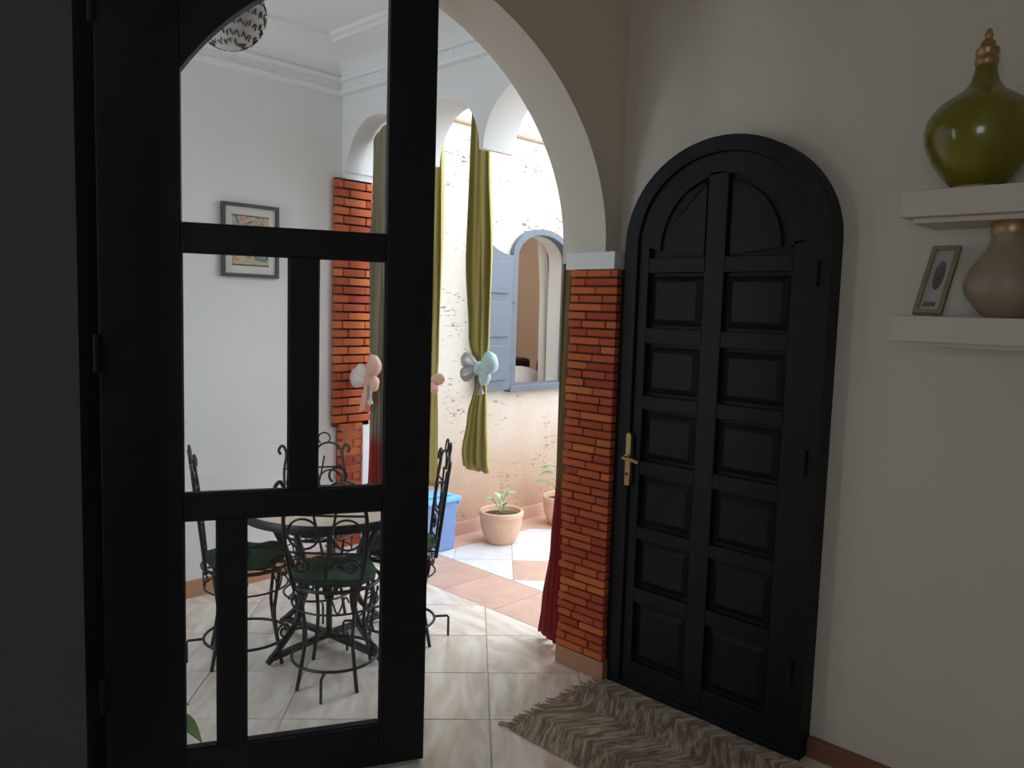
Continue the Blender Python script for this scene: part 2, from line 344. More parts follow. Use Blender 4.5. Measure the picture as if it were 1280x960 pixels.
# dark room shell
AC, AA, AB, AS = 1.447, 1.0, 0.792, 1.69      # arch centre, half width, rise, springing
acols = [(DX0, 0), (AC-AA, 0), (AC-AA, AS)] + [(AC-AA*math.cos(PI*i/48), AS+AB*math.sin(PI*i/48)) for i in range(1, 48)] + [(AC+AA, 1.64), (2.545, 1.64)]
struct(MB().strips(acols, 2.95, AN, AF, XZ).box(2.545, 2.74, AN, 2.045, 0, 2.95).build('wall_arch', M['plaster'], smooth='curved'))
struct(MB().box(-0.9, 0.569, 1.835, AN, 0, DH).build('wall_left', M['darkgrey']))
struct(MB().box(WR, 2.74, DY0, AN, 0, 2.95).build('wall_right', M['plaster']))
def wall_with_fill_opening(y0, y1, x0, x1, wy0, wy1, wz0, wz1):
    return MB().box(x0, x1, y0, wy0, 0, 2.95).box(x0, x1, wy1, y1, 0, 2.95).box(x0, x1, wy0, wy1, 0, wz0).box(x0, x1, wy0, wy1, wz1, 2.95)
struct(wall_with_fill_opening(DY0, AF, DX0-0.15, DX0, -0.85, 0.15, 0.95, 2.1).build('wall_far_left', M['plaster']))  # opening added out of view as fill light for the right wall
portal('added_opening_far_left', (DX0-0.14, -0.35, 1.525), (0, -PI/2, 0), 1.15, 1.0)
wb = MB().box(DX0-0.15, 2.74, DY0-0.15, DY0, 0, 2.95)
struct(wb.build('wall_back', M['plaster']))
struct(MB().box(DX0, WR, DY0, AN, DH, 2.95).build('ceiling', M['plaster']))
def ring_sweep(prof, x0, x1, y0, y1):
    b = MB(); k = len(prof); vs = []
    for cx, cy, sx, sy in ((x0,y0,1,1),(x1,y0,-1,1),(x1,y1,-1,-1),(x0,y1,1,-1)):
        vs += [(cx+sx*d, cy+sy*d, z) for d, z in prof]
    return b.add(vs, [(c*k+i, ((c+1) % 4)*k+i, ((c+1) % 4)*k+i+1, c*k+i+1) for c in range(4) for i in range(k-1)])
struct(ring_sweep([(0, 2.645), (0.02, 2.65), (0.025, 2.67), (0.05, 2.70), (0.075, 2.74), (0.085, DH)], DX0, WR, DY0, AN).build('trim_1', M['plaster'], smooth=True))
struct(MB().box(WR-0.03, WR, DY0, 1.015, 0, 0.065).build('baseboard_right', M['brownskirt'], bevel=0.004))

# dining room shell
struct(MB().box(IX0, 2.74, YW, YW+0.14, 0, 2.95).build('wall_dining', M['inner']))
struct(wall_with_fill_opening(AF, YW+0.14, IX0-0.15, IX0, 2.35, 3.5, 0.9, 2.3).build('wall_dining_side', M['inner']))  # unseen opening, added to brighten surfaces that face this side
portal('added_opening_dining_side', (IX0-0.14, 2.925, 1.6), (0, -PI/2, 0), 1.4, 1.15)
struct(MB().box(IX0, XA, AF, YW, IH, 2.95).build('ceiling.001', M['gypsum']))
cor = struct(ring_sweep([(0, 2.555), (0.028, 2.56), (0.036, 2.575), (0.022, 2.585), (0.022, 2.618), (0.04, 2.622), (0.046, 2.638), (0.03, 2.648), (0.05, 2.675), (0.10, 2.715), (0.165, 2.742), (0.205, 2.745), (0.215, 2.76), (0.235, 2.762), (0.24, IH)], IX0, XA, AF, YW).build('trim_2', M['gypsum'], smooth=True))
dn = MB()
x = 0.4
while x < XA-0.05:
    dn.blob((x, YW-0.022, 2.602), ((1,0,0),(0,1,0),(0,0,1)), 0.026, 0.008, 0.012, 8, 5); x += 0.075
y = AF+0.05
while y < YW-0.04:
    dn.blob((XA-0.022, y, 2.602), ((0,1,0),(1,0,0),(0,0,1)), 0.026, 0.008, 0.012, 8, 5); y += 0.075
tag(dn.build('moulded_leaf_row', M['gypsum'], cor, smooth=True), kind='stuff')
bb = thing('baseboard_dining', (1.0, YW, 0), kind='structure')
x = -0.4
while x < XA-0.03:
    x1 = min(x+0.36, XA-0.02); MB().box(x+0.001, x1-0.001, YW-0.012, YW, 0.0, 0.085).build('skirting_tile', M['terra'], bb, bevel=0.002); x = x1

# arcade: hanging arches without columns between dining room and courtyard
cols = [(AF, 0), (AF, 0)]
cols = []
P0s = [3.69, 3.16, 2.63, 2.10]
cols.append((2.05, 2.16)); cols.append((2.105, 2.16))
for k in (2, 1, 0):
    a, b2 = P0s[k+1], P0s[k]; cy = (a+b2)/2; hw = (b2-a)/2-(0.014 if k != 2 else 0.012)
    cols += [(cy-hw*math.cos(PI*i/24), 2.16+0.265*math.sin(PI*i/24)) for i in range(25)]
cols += [(3.69, 2.16), (3.69, 0), (YW+0.14, 0)]
struct(MB().strips(cols, 2.95, XA, XB, YZ).build('wall_arcade', M['inner'], smooth='curved'))
struct(MB().box(XA-0.02, 2.74, YW+0.14, YW+0.2, 0, 2.95).build('wall_dining_return', M['inner']))

# courtyard walls; the rendered wall with the window continues the dining room wall
WX0, WX1, WZ0, WZS, WRISE = 3.765, 4.35, 0.935, 1.80, 0.185
wc = MB()
cyc = [(XB, 0), (WX0, 0), (WX0, WZS)] + [((WX0+WX1)/2-(WX1-WX0)/2*math.cos(PI*i/24), WZS+WRISE*math.sin(PI*i/24)) for i in range(1, 24)] + [(WX1, WZS), (WX1, 0), (6.6, 0)]
wc.strips(cyc, 4.4, YC, YC+0.16, XZ).box(WX0, WX1, YC, YC+0.16, 0, WZ0)
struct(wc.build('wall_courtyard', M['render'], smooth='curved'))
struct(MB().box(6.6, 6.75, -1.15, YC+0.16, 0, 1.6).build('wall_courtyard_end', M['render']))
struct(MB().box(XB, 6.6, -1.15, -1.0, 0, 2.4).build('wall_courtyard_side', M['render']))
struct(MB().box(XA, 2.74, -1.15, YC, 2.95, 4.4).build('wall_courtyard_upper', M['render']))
struct(MB().box(XB, 6.6, YC-0.018, YC, 2.565, 2.58).build('trim_3', M['ledge']))
bc = thing('baseboard_courtyard', (3.5, YC, 0), kind='structure')
x = XB
while x < 5.2:
    MB().box(x+0.001, x+0.299, YC-0.012, YC, 0, 0.085).build('skirting_tile', M['ptile'], bc, bevel=0.002); x += 0.3

# window_1: grey-blue arched frame, shutter folded back, sill
w1 = thing('window_1', (4.05, YC, WZ0), 'arched grey-blue window frame in the cream courtyard wall', kind='structure')
def arch_frame(x0, x1, zs, rise, t):
    cx = (x0+x1)/2; hw = (x1-x0)/2; n = 28
    out = [(x0, WZ0)] + [(cx-hw*math.cos(PI*i/n), zs+rise*math.sin(PI*i/n)) for i in range(n+1)] + [(x1, WZ0)]
    inn = [(x0+t, WZ0)] + [(cx-(hw-t)*math.cos(PI*i/n), zs+(rise-t*0.8)*math.sin(PI*i/n)) for i in range(n+1)] + [(x1-t, WZ0)]
    return out, inn
def band(o_, i_, d0, d1, fn):
    b = MB(); n = len(o_)
    b.add([fn(u, d0, z) for u, z in o_]+[fn(u, d0, z) for u, z in i_]+[fn(u, d1, z) for u, z in o_]+[fn(u, d1, z) for u, z in i_],
          [f for k in range(n-1) for f in ((k, k+1, n+k+1, n+k), (2*n+k, 3*n+k, 3*n+k+1, 2*n+k+1), (k, 2*n+k, 2*n+k+1, k+1), (n+k, n+k+1, 3*n+k+1, 3*n+k))] + [(0, n, 3*n, 2*n), (n-1, 3*n-1, 4*n-1, 2*n-1)])
    return b
o_, i_ = arch_frame(WX0-0.012, WX1+0.012, WZS, WRISE+0.012, 0.052)
band(o_, i_, YC-0.035, YC+0.03, XZ).build('window_frame', M['grey'], w1, bevel=0.004)
o2, i2 = arch_frame(WX0-0.001, WX1+0.001, WZS, WRISE+0.001, 0.022)
band(o2, i2, YC+0.03, YC+0.165, XZ).build('window_reveal', M['sheer'], w1)
MB().box(WX0-0.03, WX1+0.03, YC-0.06, YC+0.10, WZ0-0.03, WZ0+0.012).build('window_sill', M['grey'], w1, bevel=0.004)
# shutter: a quarter-arch leaf folded back against the wall on its hinges
sh = [(3.43, 0.925), (3.735, 0.925), (3.735, 1.80)] + [(3.735-0.305*math.sin(PI/2*i/10), 1.80+0.17*(1-math.cos(PI/2*i/10))) for i in range(1, 11)]
so = MB().prism(sh, lambda a, b2, d: (a, d-(3.735-a)*0.12, b2), YC-0.055, YC-0.028).build('shutter', M['grey'], w1, bevel=0.003)
for z0, z1 in ((0.99, 1.22), (1.27, 1.50), (1.55, 1.76)):
    MB().prism([(3.475, z0), (3.69, z0), (3.69, z1), (3.475, z1)], lambda a, b2, d: (a, d-(3.735-a)*0.12, b2), YC-0.066, YC-0.050).build('shutter_panel', M['grey'], so, bevel=0.006)
for z in (1.08, 1.50):
    MB().box(3.715, 3.775, YC-0.052, YC-0.03, z, z+0.028).build('hinge', M['grey'], so)
# room behind the window
struct(MB().box(3.0, 5.4, 5.6, 5.7, 0, 2.6).build('wall_window_room_back', M['brownwall']))
struct(MB().box(2.9, 3.0, YC+0.16, 5.7, 0, 2.6).build('wall_window_room_side', M['brownwall']))
struct(MB().box(2.9, 5.4, YC+0.16, 5.7, -0.1, 0).build('floor.001', M['terra']))
struct(MB().box(2.9, 5.4, YC+0.16, 4.5, 2.6, 2.7).box(4.6, 5.4, 4.5, 5.7, 2.6, 2.7).build('ceiling.002', M['gypsum']))  # gap left open out of view to let light into this room
struct(MB().box(5.4, 5.5, YC+0.16, 5.7, 0, 2.7).build('wall_window_room_end', M['brownwall']))
portal('added_skylight_window_room', (3.75, 5.1, 2.69), (0, 0, 0), 1.7, 1.2)

# ------------------------------------------------------------------ brick column under the arch (bricks one by one)
def brick_mesh():
    b = MB(); e = 0.12
    h = 0.5
    b.box(-h, h, -h, h, -h, h); me = b.build('brick', M['brick'])
    bm = bmesh.new(); bm.from_mesh(me.data)
    for v in bm.verts:
        pass
    bmesh.ops.bevel(bm, geom=bm.edges[:], offset=0.05, segments=1, affect='EDGES'); bm.to_mesh(me.data); bm.free()
    d = me.data; bpy.data.objects.remove(me); return d
BR = brick_mesh()
def brick(parent, c, s, rz=0.0):
    o = bpy.data.objects.new('brick', BR); C.objects.link(o); o.location = c; o.scale = s; o.rotation_euler = (0, 0, rz); attach(o, parent); return o
bcol = thing('brick_column', (2.48, 1.93, 0), 'red brick column with thin courses under the arch impost', kind='structure')
MB().box(2.444, 2.545, 1.822, 2.032, 0.0, 1.612).build('mortar_core', M['mortar'], bcol)
k = 0; z = 0.078; pitch = 0.0327
while z+pitch < 1.616:
    y0, y1 = 1.808, 2.046
    cut = (0.42, 0.62, 0.34, 0.55)[k % 4] + random.uniform(-0.05, 0.05)
    cuts = [y0, y0+(y1-y0)*cut, y1]
    if k % 3 == 1: cuts = [y0, y0+(y1-y0)*(cut*0.5), y0+(y1-y0)*(0.5+cut*0.5)*0.98, y1]
    for a, b2 in zip(cuts, cuts[1:]):
        j = random.uniform(-0.0025, 0.0025); la = a+0.003; lb = b2-0.003
        if b2 == y1: lb += random.choice((0.0, -0.006, 0.004))
        brick(bcol, (2.4435+j, (la+lb)/2, z+pitch/2), (0.03, lb-la, pitch-0.008), random.uniform(-0.01, 0.01))
    for (cx, cy, sx, sy) in ((2.50, 2.036, 0.075, 0.018),):
        brick(bcol, (cx, cy, z+pitch/2), (sx, sy, pitch-0.008))
    z += pitch; k += 1
MB().box(2.428, 2.54, 1.803, 2.05, 0, 0.076).build('skirting', M['terra'], bcol, bevel=0.003)
MB().box(2.425, 2.56, 1.825, 2.065, 1.614, 1.68).build('impost', M['inner'], bcol, bevel=0.003)

# brick facing at the corner of the dining room
bl = thing('brick_pilaster', (2.54, 3.70, 0), 'orange brick pilaster in the dining room corner, narrower below', kind='structure')
MB().box(2.425, 2.655, 3.690, YW, 0.775, 2.125).build('mortar_core', M['mortar'], bl)
MB().box(2.46, 2.60, 3.694, YW, 0.085, 0.775).build('mortar_core', M['mortar'], bl)
MB().box(2.60, 2.68, 3.664, 3.69, 0.0, 0.775).build('white_post', M['inner'], bl)
z = 0.088; k = 0; pitch = 0.0472
while z+pitch < 2.15:
    if z > 0.765: x0, x1 = 2.413, 2.662
    else: x0, x1 = 2.452, 2.606
    if z > 0.765:
        cut = 0.36 if k % 2 else 0.62
        cuts = [x0, x0+(x1-x0)*cut, x1] if k % 2 else [x0, x0+0.05, x0+(x1-x0)*0.78, x1]
    else: cuts = [x0, x1] if k % 2 else [x0, x0+0.09, x1]
    for a, b2 in zip(cuts, cuts[1:]):
        brick(bl, ((a+b2)/2, 3.689+random.uniform(-0.003, 0.003), z+pitch/2), (b2-a-0.006, 0.03, pitch-0.010), random.uniform(-0.012, 0.012))
    z += pitch; k += 1

# ------------------------------------------------------------------ door_1: dark glazed leaf standing ajar, hung on a post
LA = math.radians(-27.0); FX, FY = 1.549, 1.88
ca, sa = math.cos(LA), math.sin(LA)
LF = lambda u, d, z: (FX+u*ca-d*sa, FY+u*sa+d*ca, z)
d1 = thing('door_1', (FX-0.9*ca, FY-0.9*sa, 0), 'dark wooden glazed door leaf with an arched top pane, standing ajar', kind='structure')
T0, T1 = -0.022, 0.022
def lbox(u0, u1, z0, z1, t0=T0, t1=T1):
    return MB().prism([(u0, z0), (u1, z0), (u1, z1), (u0, z1)], lambda a, b2, d: LF(a, d, b2), t0, t1)
lbox(-0.885, -0.679, 0.012, 2.52).build('stile', M['darkwood'], d1, bevel=0.004)
lbox(-0.118, 0.024, 0.012, 2.52).build('stile', M['darkwood'], d1, bevel=0.004)
lbox(-0.679, -0.118, 0.012, 0.148).build('rail', M['darkwood'], d1, bevel=0.004)
lbox(-0.679, -0.118, 0.828, 0.905).build('rail', M['darkwood'], d1, bevel=0.004)
lbox(-0.679, -0.118, 1.580, 1.661).build('rail', M['darkwood'], d1, bevel=0.004)
lbox(-0.396, -0.312, 0.905, 1.580).build('mullion', M['darkwood'], d1, bevel=0.004)
lbox(-0.592, -0.511, 0.148, 0.828).build('mullion', M['darkwood'], d1, bevel=0.004)
R_ = 0.816
scol = [(-0.679+ (0.561)*i/24, 1.611+math.sqrt(max(R_**2-(-0.679+0.561*i/24)**2, 0))) for i in range(25)]
MB().strips(scol, 2.52, T0, T1, LF).build('spandrel', M['darkwood'], d1)
for u0, u1, z0, z1 in ((-0.679, -0.592, 0.148, 0.828), (-0.511, -0.118, 0.148, 0.828), (-0.679, -0.396, 0.905, 1.58), (-0.312, -0.118, 0.905, 1.58)):
    lbox(u0-0.006, u1+0.006, z0-0.006, z1+0.006, -0.003, 0.003).build('pane', M['glass'], d1)
    # glazing beads
    for q in ((u0, u0+0.003, z0, z1), (u1-0.003, u1, z0, z1), (u0+0.003, u1-0.003, z0, z0+0.003), (u0+0.003, u1-0.003, z1-0.003, z1)):
        lbox(*q, -0.014, -0.003).build('glazing_bead', M['darkwood'], d1)
pp = [(-0.685, 1.655), (-0.112, 1.655)] + [(u, z+0.006) for u, z in scol[::-1]]
pp[2] = (-0.112, pp[2][1]); pp[-1] = (-0.685, pp[-1][1])
MB().prism(pp, lambda a, b2, d: LF(a, d, b2), -0.003, 0.003).build('pane', M['glass'], d1)
MB().box(0.45, 0.80, 2.315, 2.40, 0.0, 2.6).build('door_post', M['darkwood'], d1, bevel=0.004)
for z in (0.35, 1.3, 2.2):
    MB().tube([LF(-0.889, -0.03, z-0.05), LF(-0.889, -0.03, z+0.05)], 0.009, 8).build('hinge', M['darkwood'], d1)

# ------------------------------------------------------------------ door_2: dark panelled arched door on the right wall
DY = 1.411
d2 = thing('door_2', (2.5, DY, 0), 'dark panelled arched wooden door on the plaster wall', kind='structure')
def door_arch(hw, zs, rise, n=32): return [(DY-hw, 0.0)] + [(DY-hw*math.cos(PI*i/n), zs+rise*math.sin(PI*i/n)) for i in range(n+1)] + [(DY+hw, 0.0)]
band(door_arch(0.3945, 1.70, 0.362), door_arch(0.335, 1.70, 0.309), 2.46, WR, YZ).build('door_frame', M['darkwood'], d2, bevel=0.004)
# leaf: backing board, stiles, rails; the raised panels are pieces of their own
inner = door_arch(0.335, 1.70, 0.309)
MB().prism([(u, max(z, 0.012)) for u, z in inner], lambda a, b2, d: (d, a, b2), 2.498, WR).build('door_leaf', M['darkwood'], d2)
DL = lambda u0, u1, z0, z1, x0=2.474, x1=2.498: MB().box(x0, x1, u0, u1, z0, z1)
DL(1.704, 1.745, 0.012, 1.70).build('stile', M['darkwood'], d2, bevel=0.003)
DL(1.077, 1.150, 0.012, 1.70).build('stile', M['darkwood'], d2, bevel=0.003)
DL(1.394, 1.470, 0.012, 1.945).build('mullion', M['darkwood'], d2, bevel=0.003)
zr = [(0.012, 0.105), (0.345, 0.40), (0.592, 0.640), (0.841, 0.895), (1.092, 1.144), (1.340, 1.397), (1.60, 1.655)]
for a, b2 in zr:
    DL(1.470, 1.704, a, b2).build('rail', M['darkwood'], d2, bevel=0.003); DL(1.150, 1.394, a, b2).build('rail', M['darkwood'], d2, bevel=0.003)
band(door_arch(0.335, 1.70, 0.309)[1:-1], door_arch(0.245, 1.68, 0.255)[1:-1], 2.474, 2.498, YZ).build('arched_rail', M['darkwood'], d2, bevel=0.003)
for (a, b2), (c, d) in zip(zr, zr[1:]):
    for y0, y1 in ((1.470, 1.704), (1.150, 1.394)):
        MB().add([(2.497, y0+0.012, b2+0.012), (2.497, y1-0.012, b2+0.012), (2.497, y1-0.012, c-0.012), (2.497, y0+0.012, c-0.012),
                  (2.482, y0+0.034, b2+0.034), (2.482, y1-0.034, b2+0.034), (2.482, y1-0.034, c-0.034), (2.482, y0+0.034, c-0.034)],
                 [(4,5,6,7), (0,1,5,4), (1,2,6,5), (2,3,7,6), (3,0,4,7)]).build('raised_panel', M['darkwood'], d2)
for sgn in (-1, 1):
    pts = [(0.05, 1.66)] + [(0.235*math.cos(a), 1.68+0.24*math.sin(a)) for a in [PI/2*i/8 for i in range(0, 8)]] + [(0.05, 1.68+0.235)]
    MB().prism([(1.432+sgn*u, z) for u, z in pts], lambda a, b2, d: (d, a, b2), 2.485, 2.498).build('raised_panel', M['darkwood'], d2, bevel=0.008)
MB().box(2.458, WR, DY-0.335, DY+0.335, 0.0, 0.022).build('threshold', M['darkwood'], d2, bevel=0.003)
hd = MB().prism([(1.733, 0.795), (1.757, 0.795), (1.757, 0.99), (1.745, 1.0), (1.733, 0.99)], lambda a, b2, d: (d, a, b2), 2.452, 2.470).build('handle_plate', M['brass'], d2, bevel=0.002)
MB().tube(spline([(2.455, 1.745, 0.905), (2.425, 1.745, 0.905), (2.418, 1.735, 0.905), (2.42, 1.70, 0.902), (2.42, 1.672, 0.896)]), [0.009]*20+[0.007]*5 if False else 0.007, 8).build('lever_handle', M['brass'], hd, smooth=True)
MB().tube([(2.445, 1.745, 0.905), (2.462, 1.745, 0.905)], 0.013, 12).build('collar', M['brass'], hd)
MB().tube([(2.449, 1.745, 0.84), (2.453, 1.745, 0.84)], 0.006, 10).build('keyhole', M['iron'], hd)
for z in (0.25, 0.95, 1.55):
    MB().tube([(2.455, 1.063, z), (2.455, 1.063, z+0.08)], 0.009, 8).build('hinge', M['darkwood'], d2)

# ================================================================== THINGS
# shelves on the right wall
sx0 = 2.29
def shelf(y0, y1, z0, z1, label):
    t = thing('wall_shelf', (WR, (y0+y1)/2, z0), label, 'shelf', 'plaster wall shelves')
    MB().box(sx0, WR, y0, y1, z0, z1).build('shelf_board', M['plaster'], t, bevel=0.003)
    MB().box(sx0+0.05, WR, y0+0.02, y1-0.02, z0-0.012, z0).build('shelf_support', M['plaster'], t)
shelf(0.05, 0.772, 1.730, 1.800, 'upper thick plaster shelf carrying the big green bottle vase')
shelf(0.03, 0.775, 1.397, 1.466, 'lower thick plaster shelf carrying the photo frame and cream vase')
gv = thing('bottle_vase', (2.398, 0.618, 1.80), 'large round green glazed bottle vase with a narrow brass-topped neck', 'vase')
vc = (2.398, 0.618, 1.80)
prof = [(0.055, 0.012), (0.062, 0.014), (0.082, 0.035), (0.112, 0.075), (0.132, 0.12), (0.137, 0.155), (0.130, 0.19), (0.108, 0.222), (0.078, 0.245), (0.050, 0.262), (0.034, 0.285), (0.027, 0.31), (0.0245, 0.335)]
MB().lathe(prof, vc, 40).build('body', M['greenglaze'], gv, smooth=True)
MB().lathe([(0.058, 0), (0.063, 0.004), (0.062, 0.012), (0.056, 0.015)], vc, 32).build('foot_ring', M['brass'], gv, smooth=True)
MB().lathe([(0.0245, 0.325), (0.028, 0.33), (0.028, 0.345), (0.025, 0.35), (0.028, 0.355), (0.028, 0.368), (0.020, 0.374)], vc, 24).build('neck_collar', M['brass'], gv, smooth=True)
MB().lathe([(0.020, 0.370), (0.017, 0.385), (0.008, 0.395), (0.010, 0.405), (0.007, 0.415), (0.003, 0.42)], vc, 20).build('stopper', M['brass'], gv, smooth=True)
vc = (2.405, 0.528, 1.466)
cv = thing('cream_vase', vc, 'cream ceramic jar with a brown lid on the lower shelf', 'vase')
MB().lathe([(0.045, 0), (0.05, 0.004), (0.075, 0.03), (0.098, 0.06), (0.103, 0.085), (0.096, 0.115), (0.075, 0.15), (0.056, 0.175), (0.047, 0.20), (0.045, 0.222)], vc, 36).build('body', M['cream'], cv, smooth=True)
MB().lathe([(0.047, 0.218), (0.049, 0.222), (0.049, 0.25), (0.044, 0.256), (0.02, 0.258)], vc, 28).build('lid', M['brass'], cv, smooth=True)
# small photo frame leaning on the wall
pf = thing('photo_frame', (2.36, 0.73, 1.466), 'small wood-framed photograph leaning against the wall on the lower shelf', 'photo frame')
fb = Vector((2.375, 0.744, 1.468)); fy = Vector((0, -1, 0)); fz = Vector((0.58, 0.0, 0.815)).normalized(); fn_ = Vector((-fz.z, 0, fz.x))
PFm = lambda a, b2, d: tuple(fb + fy*a + fz*b2 + fn_*d)
fwid, fh = 0.074, 0.236
band([(0, 0), (fwid, 0), (fwid, fh), (0, fh), (0, 0)], [(0.012, 0.012), (fwid-0.012, 0.012), (fwid-0.012, fh-0.012), (0.012, fh-0.012), (0.012, 0.012)], 0.0, 0.016, lambda u, d, z: PFm(u, z, d)).build('frame', M['goldwood'], pf)
MB().prism([(0.01, 0.01), (fwid-0.01, 0.01), (fwid-0.01, fh-0.01), (0.01, fh-0.01)], PFm, 0.002, 0.007).build('photograph', M['paper'], pf)
MB().prism([(0.038+0.014*math.cos(2*PI*i/14), 0.135+0.052*math.sin(2*PI*i/14)) for i in range(14)], PFm, 0.007, 0.0078).build('printed_figure', M['figure'], pf)
MB().prism([(0.02, 0.026), (0.05, 0.026), (0.05, 0.042), (0.02, 0.042)], PFm, 0.007, 0.0078).build('printed_caption', M['figure'], pf)

# rug
RX0, RX1, RY0, RY1 = 1.905, 2.446, 0.45, 1.80
rg = thing('runner_rug', (2.16, 1.1, 0), 'brown and beige zigzag runner rug with fringe, before the panelled door', 'rug')
b = MB(); nx, ny = 10, 30
b.add([(RX0+(RX1-RX0)*i/nx, RY0+(RY1-RY0)*j/ny, 0.006+0.002*math.sin(i*1.7+j*0.8)) for j in range(ny+1) for i in range(nx+1)],
      [(j*(nx+1)+i, j*(nx+1)+i+1, (j+1)*(nx+1)+i+1, (j+1)*(nx+1)+i) for j in range(ny) for i in range(nx)])
b.build('woven_cloth', M['rug'], rg, solid=0.007)
fr = MB()
for i in range(52):
    x = RX0+0.005+(RX1-RX0-0.01)*i/51; a = random.uniform(-0.5, 0.5); l = random.uniform(0.03, 0.06)
    fr.tube([(x, RY1-0.005, 0.008), (x+a*l*0.5, RY1+l*0.55, 0.007), (x+a*l, RY1+l, 0.004)], [0.0035, 0.003, 0.002], 5)
tag(fr.build('fringe', M['fringe'], rg), kind='stuff')

# picture on the white wall
pc = thing('framed_picture', (1.945, YW, 1.57), 'charcoal framed abstract print hanging on the white dining room wall', 'picture')
W = lambda u, d, z: (u, d, z)
x0, x1, z0, z1 = 1.792, 2.094, 1.570, 1.928
rect = lambda g: [(x0+g, z0+g), (x1-g, z0+g), (x1-g, z1-g), (x0+g, z1-g), (x0+g, z0+g)]
band(rect(0), rect(0.017), YW-0.024, YW, W).build('frame', M['frame'], pc, bevel=0.002)
MB().box(x0+0.015, x1-0.015, YW-0.012, YW-0.002, z0+0.015, z1-0.015).build('mount', M['mat'], pc)
MB().box(x0+0.055, x1-0.055, YW-0.0135, YW-0.012, z0+0.062, z1-0.062).build('print', M['art'], pc)
for z in (z0+0.056, z1-0.062):
    MB().box(x0+0.052, x1-0.052, YW-0.0145, YW-0.012, z, z+0.006).build('print_border', M['frame'], pc)

# pendant lamp
lc = Vector((1.375, 2.785, 2.472)); lr = 0.128
pl = thing('pendant_lamp', (lc.x, lc.y, IH), 'round pale pendant lamp shade pierced with dark marks, hanging from the ceiling', 'lamp')
MB().blob(lc, ((0,0,1),(1,0,0),(0,1,0)), lr, lr, lr, 28, 18).build('lamp_shade', M['lampshade'], pl, smooth=True)
MB().tube([(lc.x, lc.y, lc.z+lr-0.01), (lc.x, lc.y, IH-0.02)], 0.005, 8).build('rod', M['iron'], pl)
MB().lathe([(0.05, 0), (0.05, 0.015), (0.03, 0.03)], (lc.x, lc.y, IH-0.03), 20).build('ceiling_rose', M['gypsum'], pl)
mk = MB(); rr = random.Random(3)
for row in range(7):
    th = 0.45 + row*0.32; n = int(10+16*math.sin(th))
    for i in range(n):
        ph = 2*PI*i/n + row; 
        for q in range(2):
            a0 = rr.uniform(-0.45, 0.45); c0 = Vector((math.sin(th+rr.uniform(-.05,.05))*math.cos(ph), math.sin(th)*math.sin(ph), -math.cos(th)))
            t1 = c0.cross(Vector((0, 0, 1))).normalized(); t2 = c0.cross(t1); dr = (t1*math.sin(a0+q*0.5)+t2*math.cos(a0+q*0.5))
            p = lc+(c0+t1*(q*0.085-0.04)+t2*rr.uniform(-.05, .05)).normalized()*(lr+0.001); mk.tube([p-dr*0.011+t1*0.004, p+t1*0.002, p+dr*0.011-t1*0.003], 0.0022, 4)
tag(mk.build('pierced_marks', M['lampmark'], pl), kind='stuff')

# table
tcx, tcy, TH = 1.842, 2.827, 0.606
tb = thing('bistro_table', (tcx, tcy, 0), 'round iron bistro table with a beige stone top', 'table')
MB().lathe([(0.33, TH-0.018), (0.348, TH-0.014), (0.348, TH), (0.2, TH+0.001)], (tcx, tcy, 0), 48).build('tabletop', M['tabletop'], tb, smooth=True)
rim = MB(); n = 48
prof = [(0.346, TH-0.030), (0.362, TH-0.030), (0.364, TH-0.004), (0.358, TH+0.004), (0.346, TH+0.002)]
rim.add([(tcx+r*math.cos(2*PI*j/n), tcy+r*math.sin(2*PI*j/n), z) for r, z in prof for j in range(n)],
        [(i*n+j, i*n+(j+1) % n, ((i+1) % 5)*n+(j+1) % n, ((i+1) % 5)*n+j) for i in range(5) for j in range(n)])
rim.build('rim', M['iron'], tb, smooth=True)
MB().tube([(tcx, tcy, 0.05), (tcx, tcy, TH-0.02)], 0.013, 10).build('centre_post', M['iron'], tb)
for k in range(4):
    a = math.radians(8+90*k); dx, dy = math.cos(a), math.sin(a); px, py = -dy, dx
    P = lambda r, z, s=0.0: (tcx+dx*r+px*s, tcy+dy*r+py*s, z)
    lg = MB().tube(spline([P(0.30, TH-0.03), P(0.27, 0.54), P(0.20, 0.40), P(0.145, 0.27), P(0.17, 0.15), P(0.26, 0.06), P(0.315, 0.016)], 5), 0.0135, 8)
    lg.build('leg', M['iron'], tb, smooth=True)
    MB().prism([(0.0, 0.03), (0.30, 0.022), (0.30, 0.040), (0.0, 0.052)], lambda u, z, s: P(u, z, s), -0.017, 0.017).build('foot_bar', M['iron'], tb, bevel=0.004)
    sp_ = [P(0.235+0.035*(1-t*0.75)*math.cos(t*9), 0.125+0.035*(1-t*0.75)*math.sin(t*9)) for t in [i/26 for i in range(27)]]
    MB().tube(sp_, 0.0045, 6).build('scroll', M['iron'], tb, smooth=True)
    MB().tube(spline([P(0.018, 0.20), P(0.07, 0.34), P(0.16, 0.33), P(0.20, 0.41)], 5), 0.006, 6).build('brace', M['iron'], tb, smooth=True)

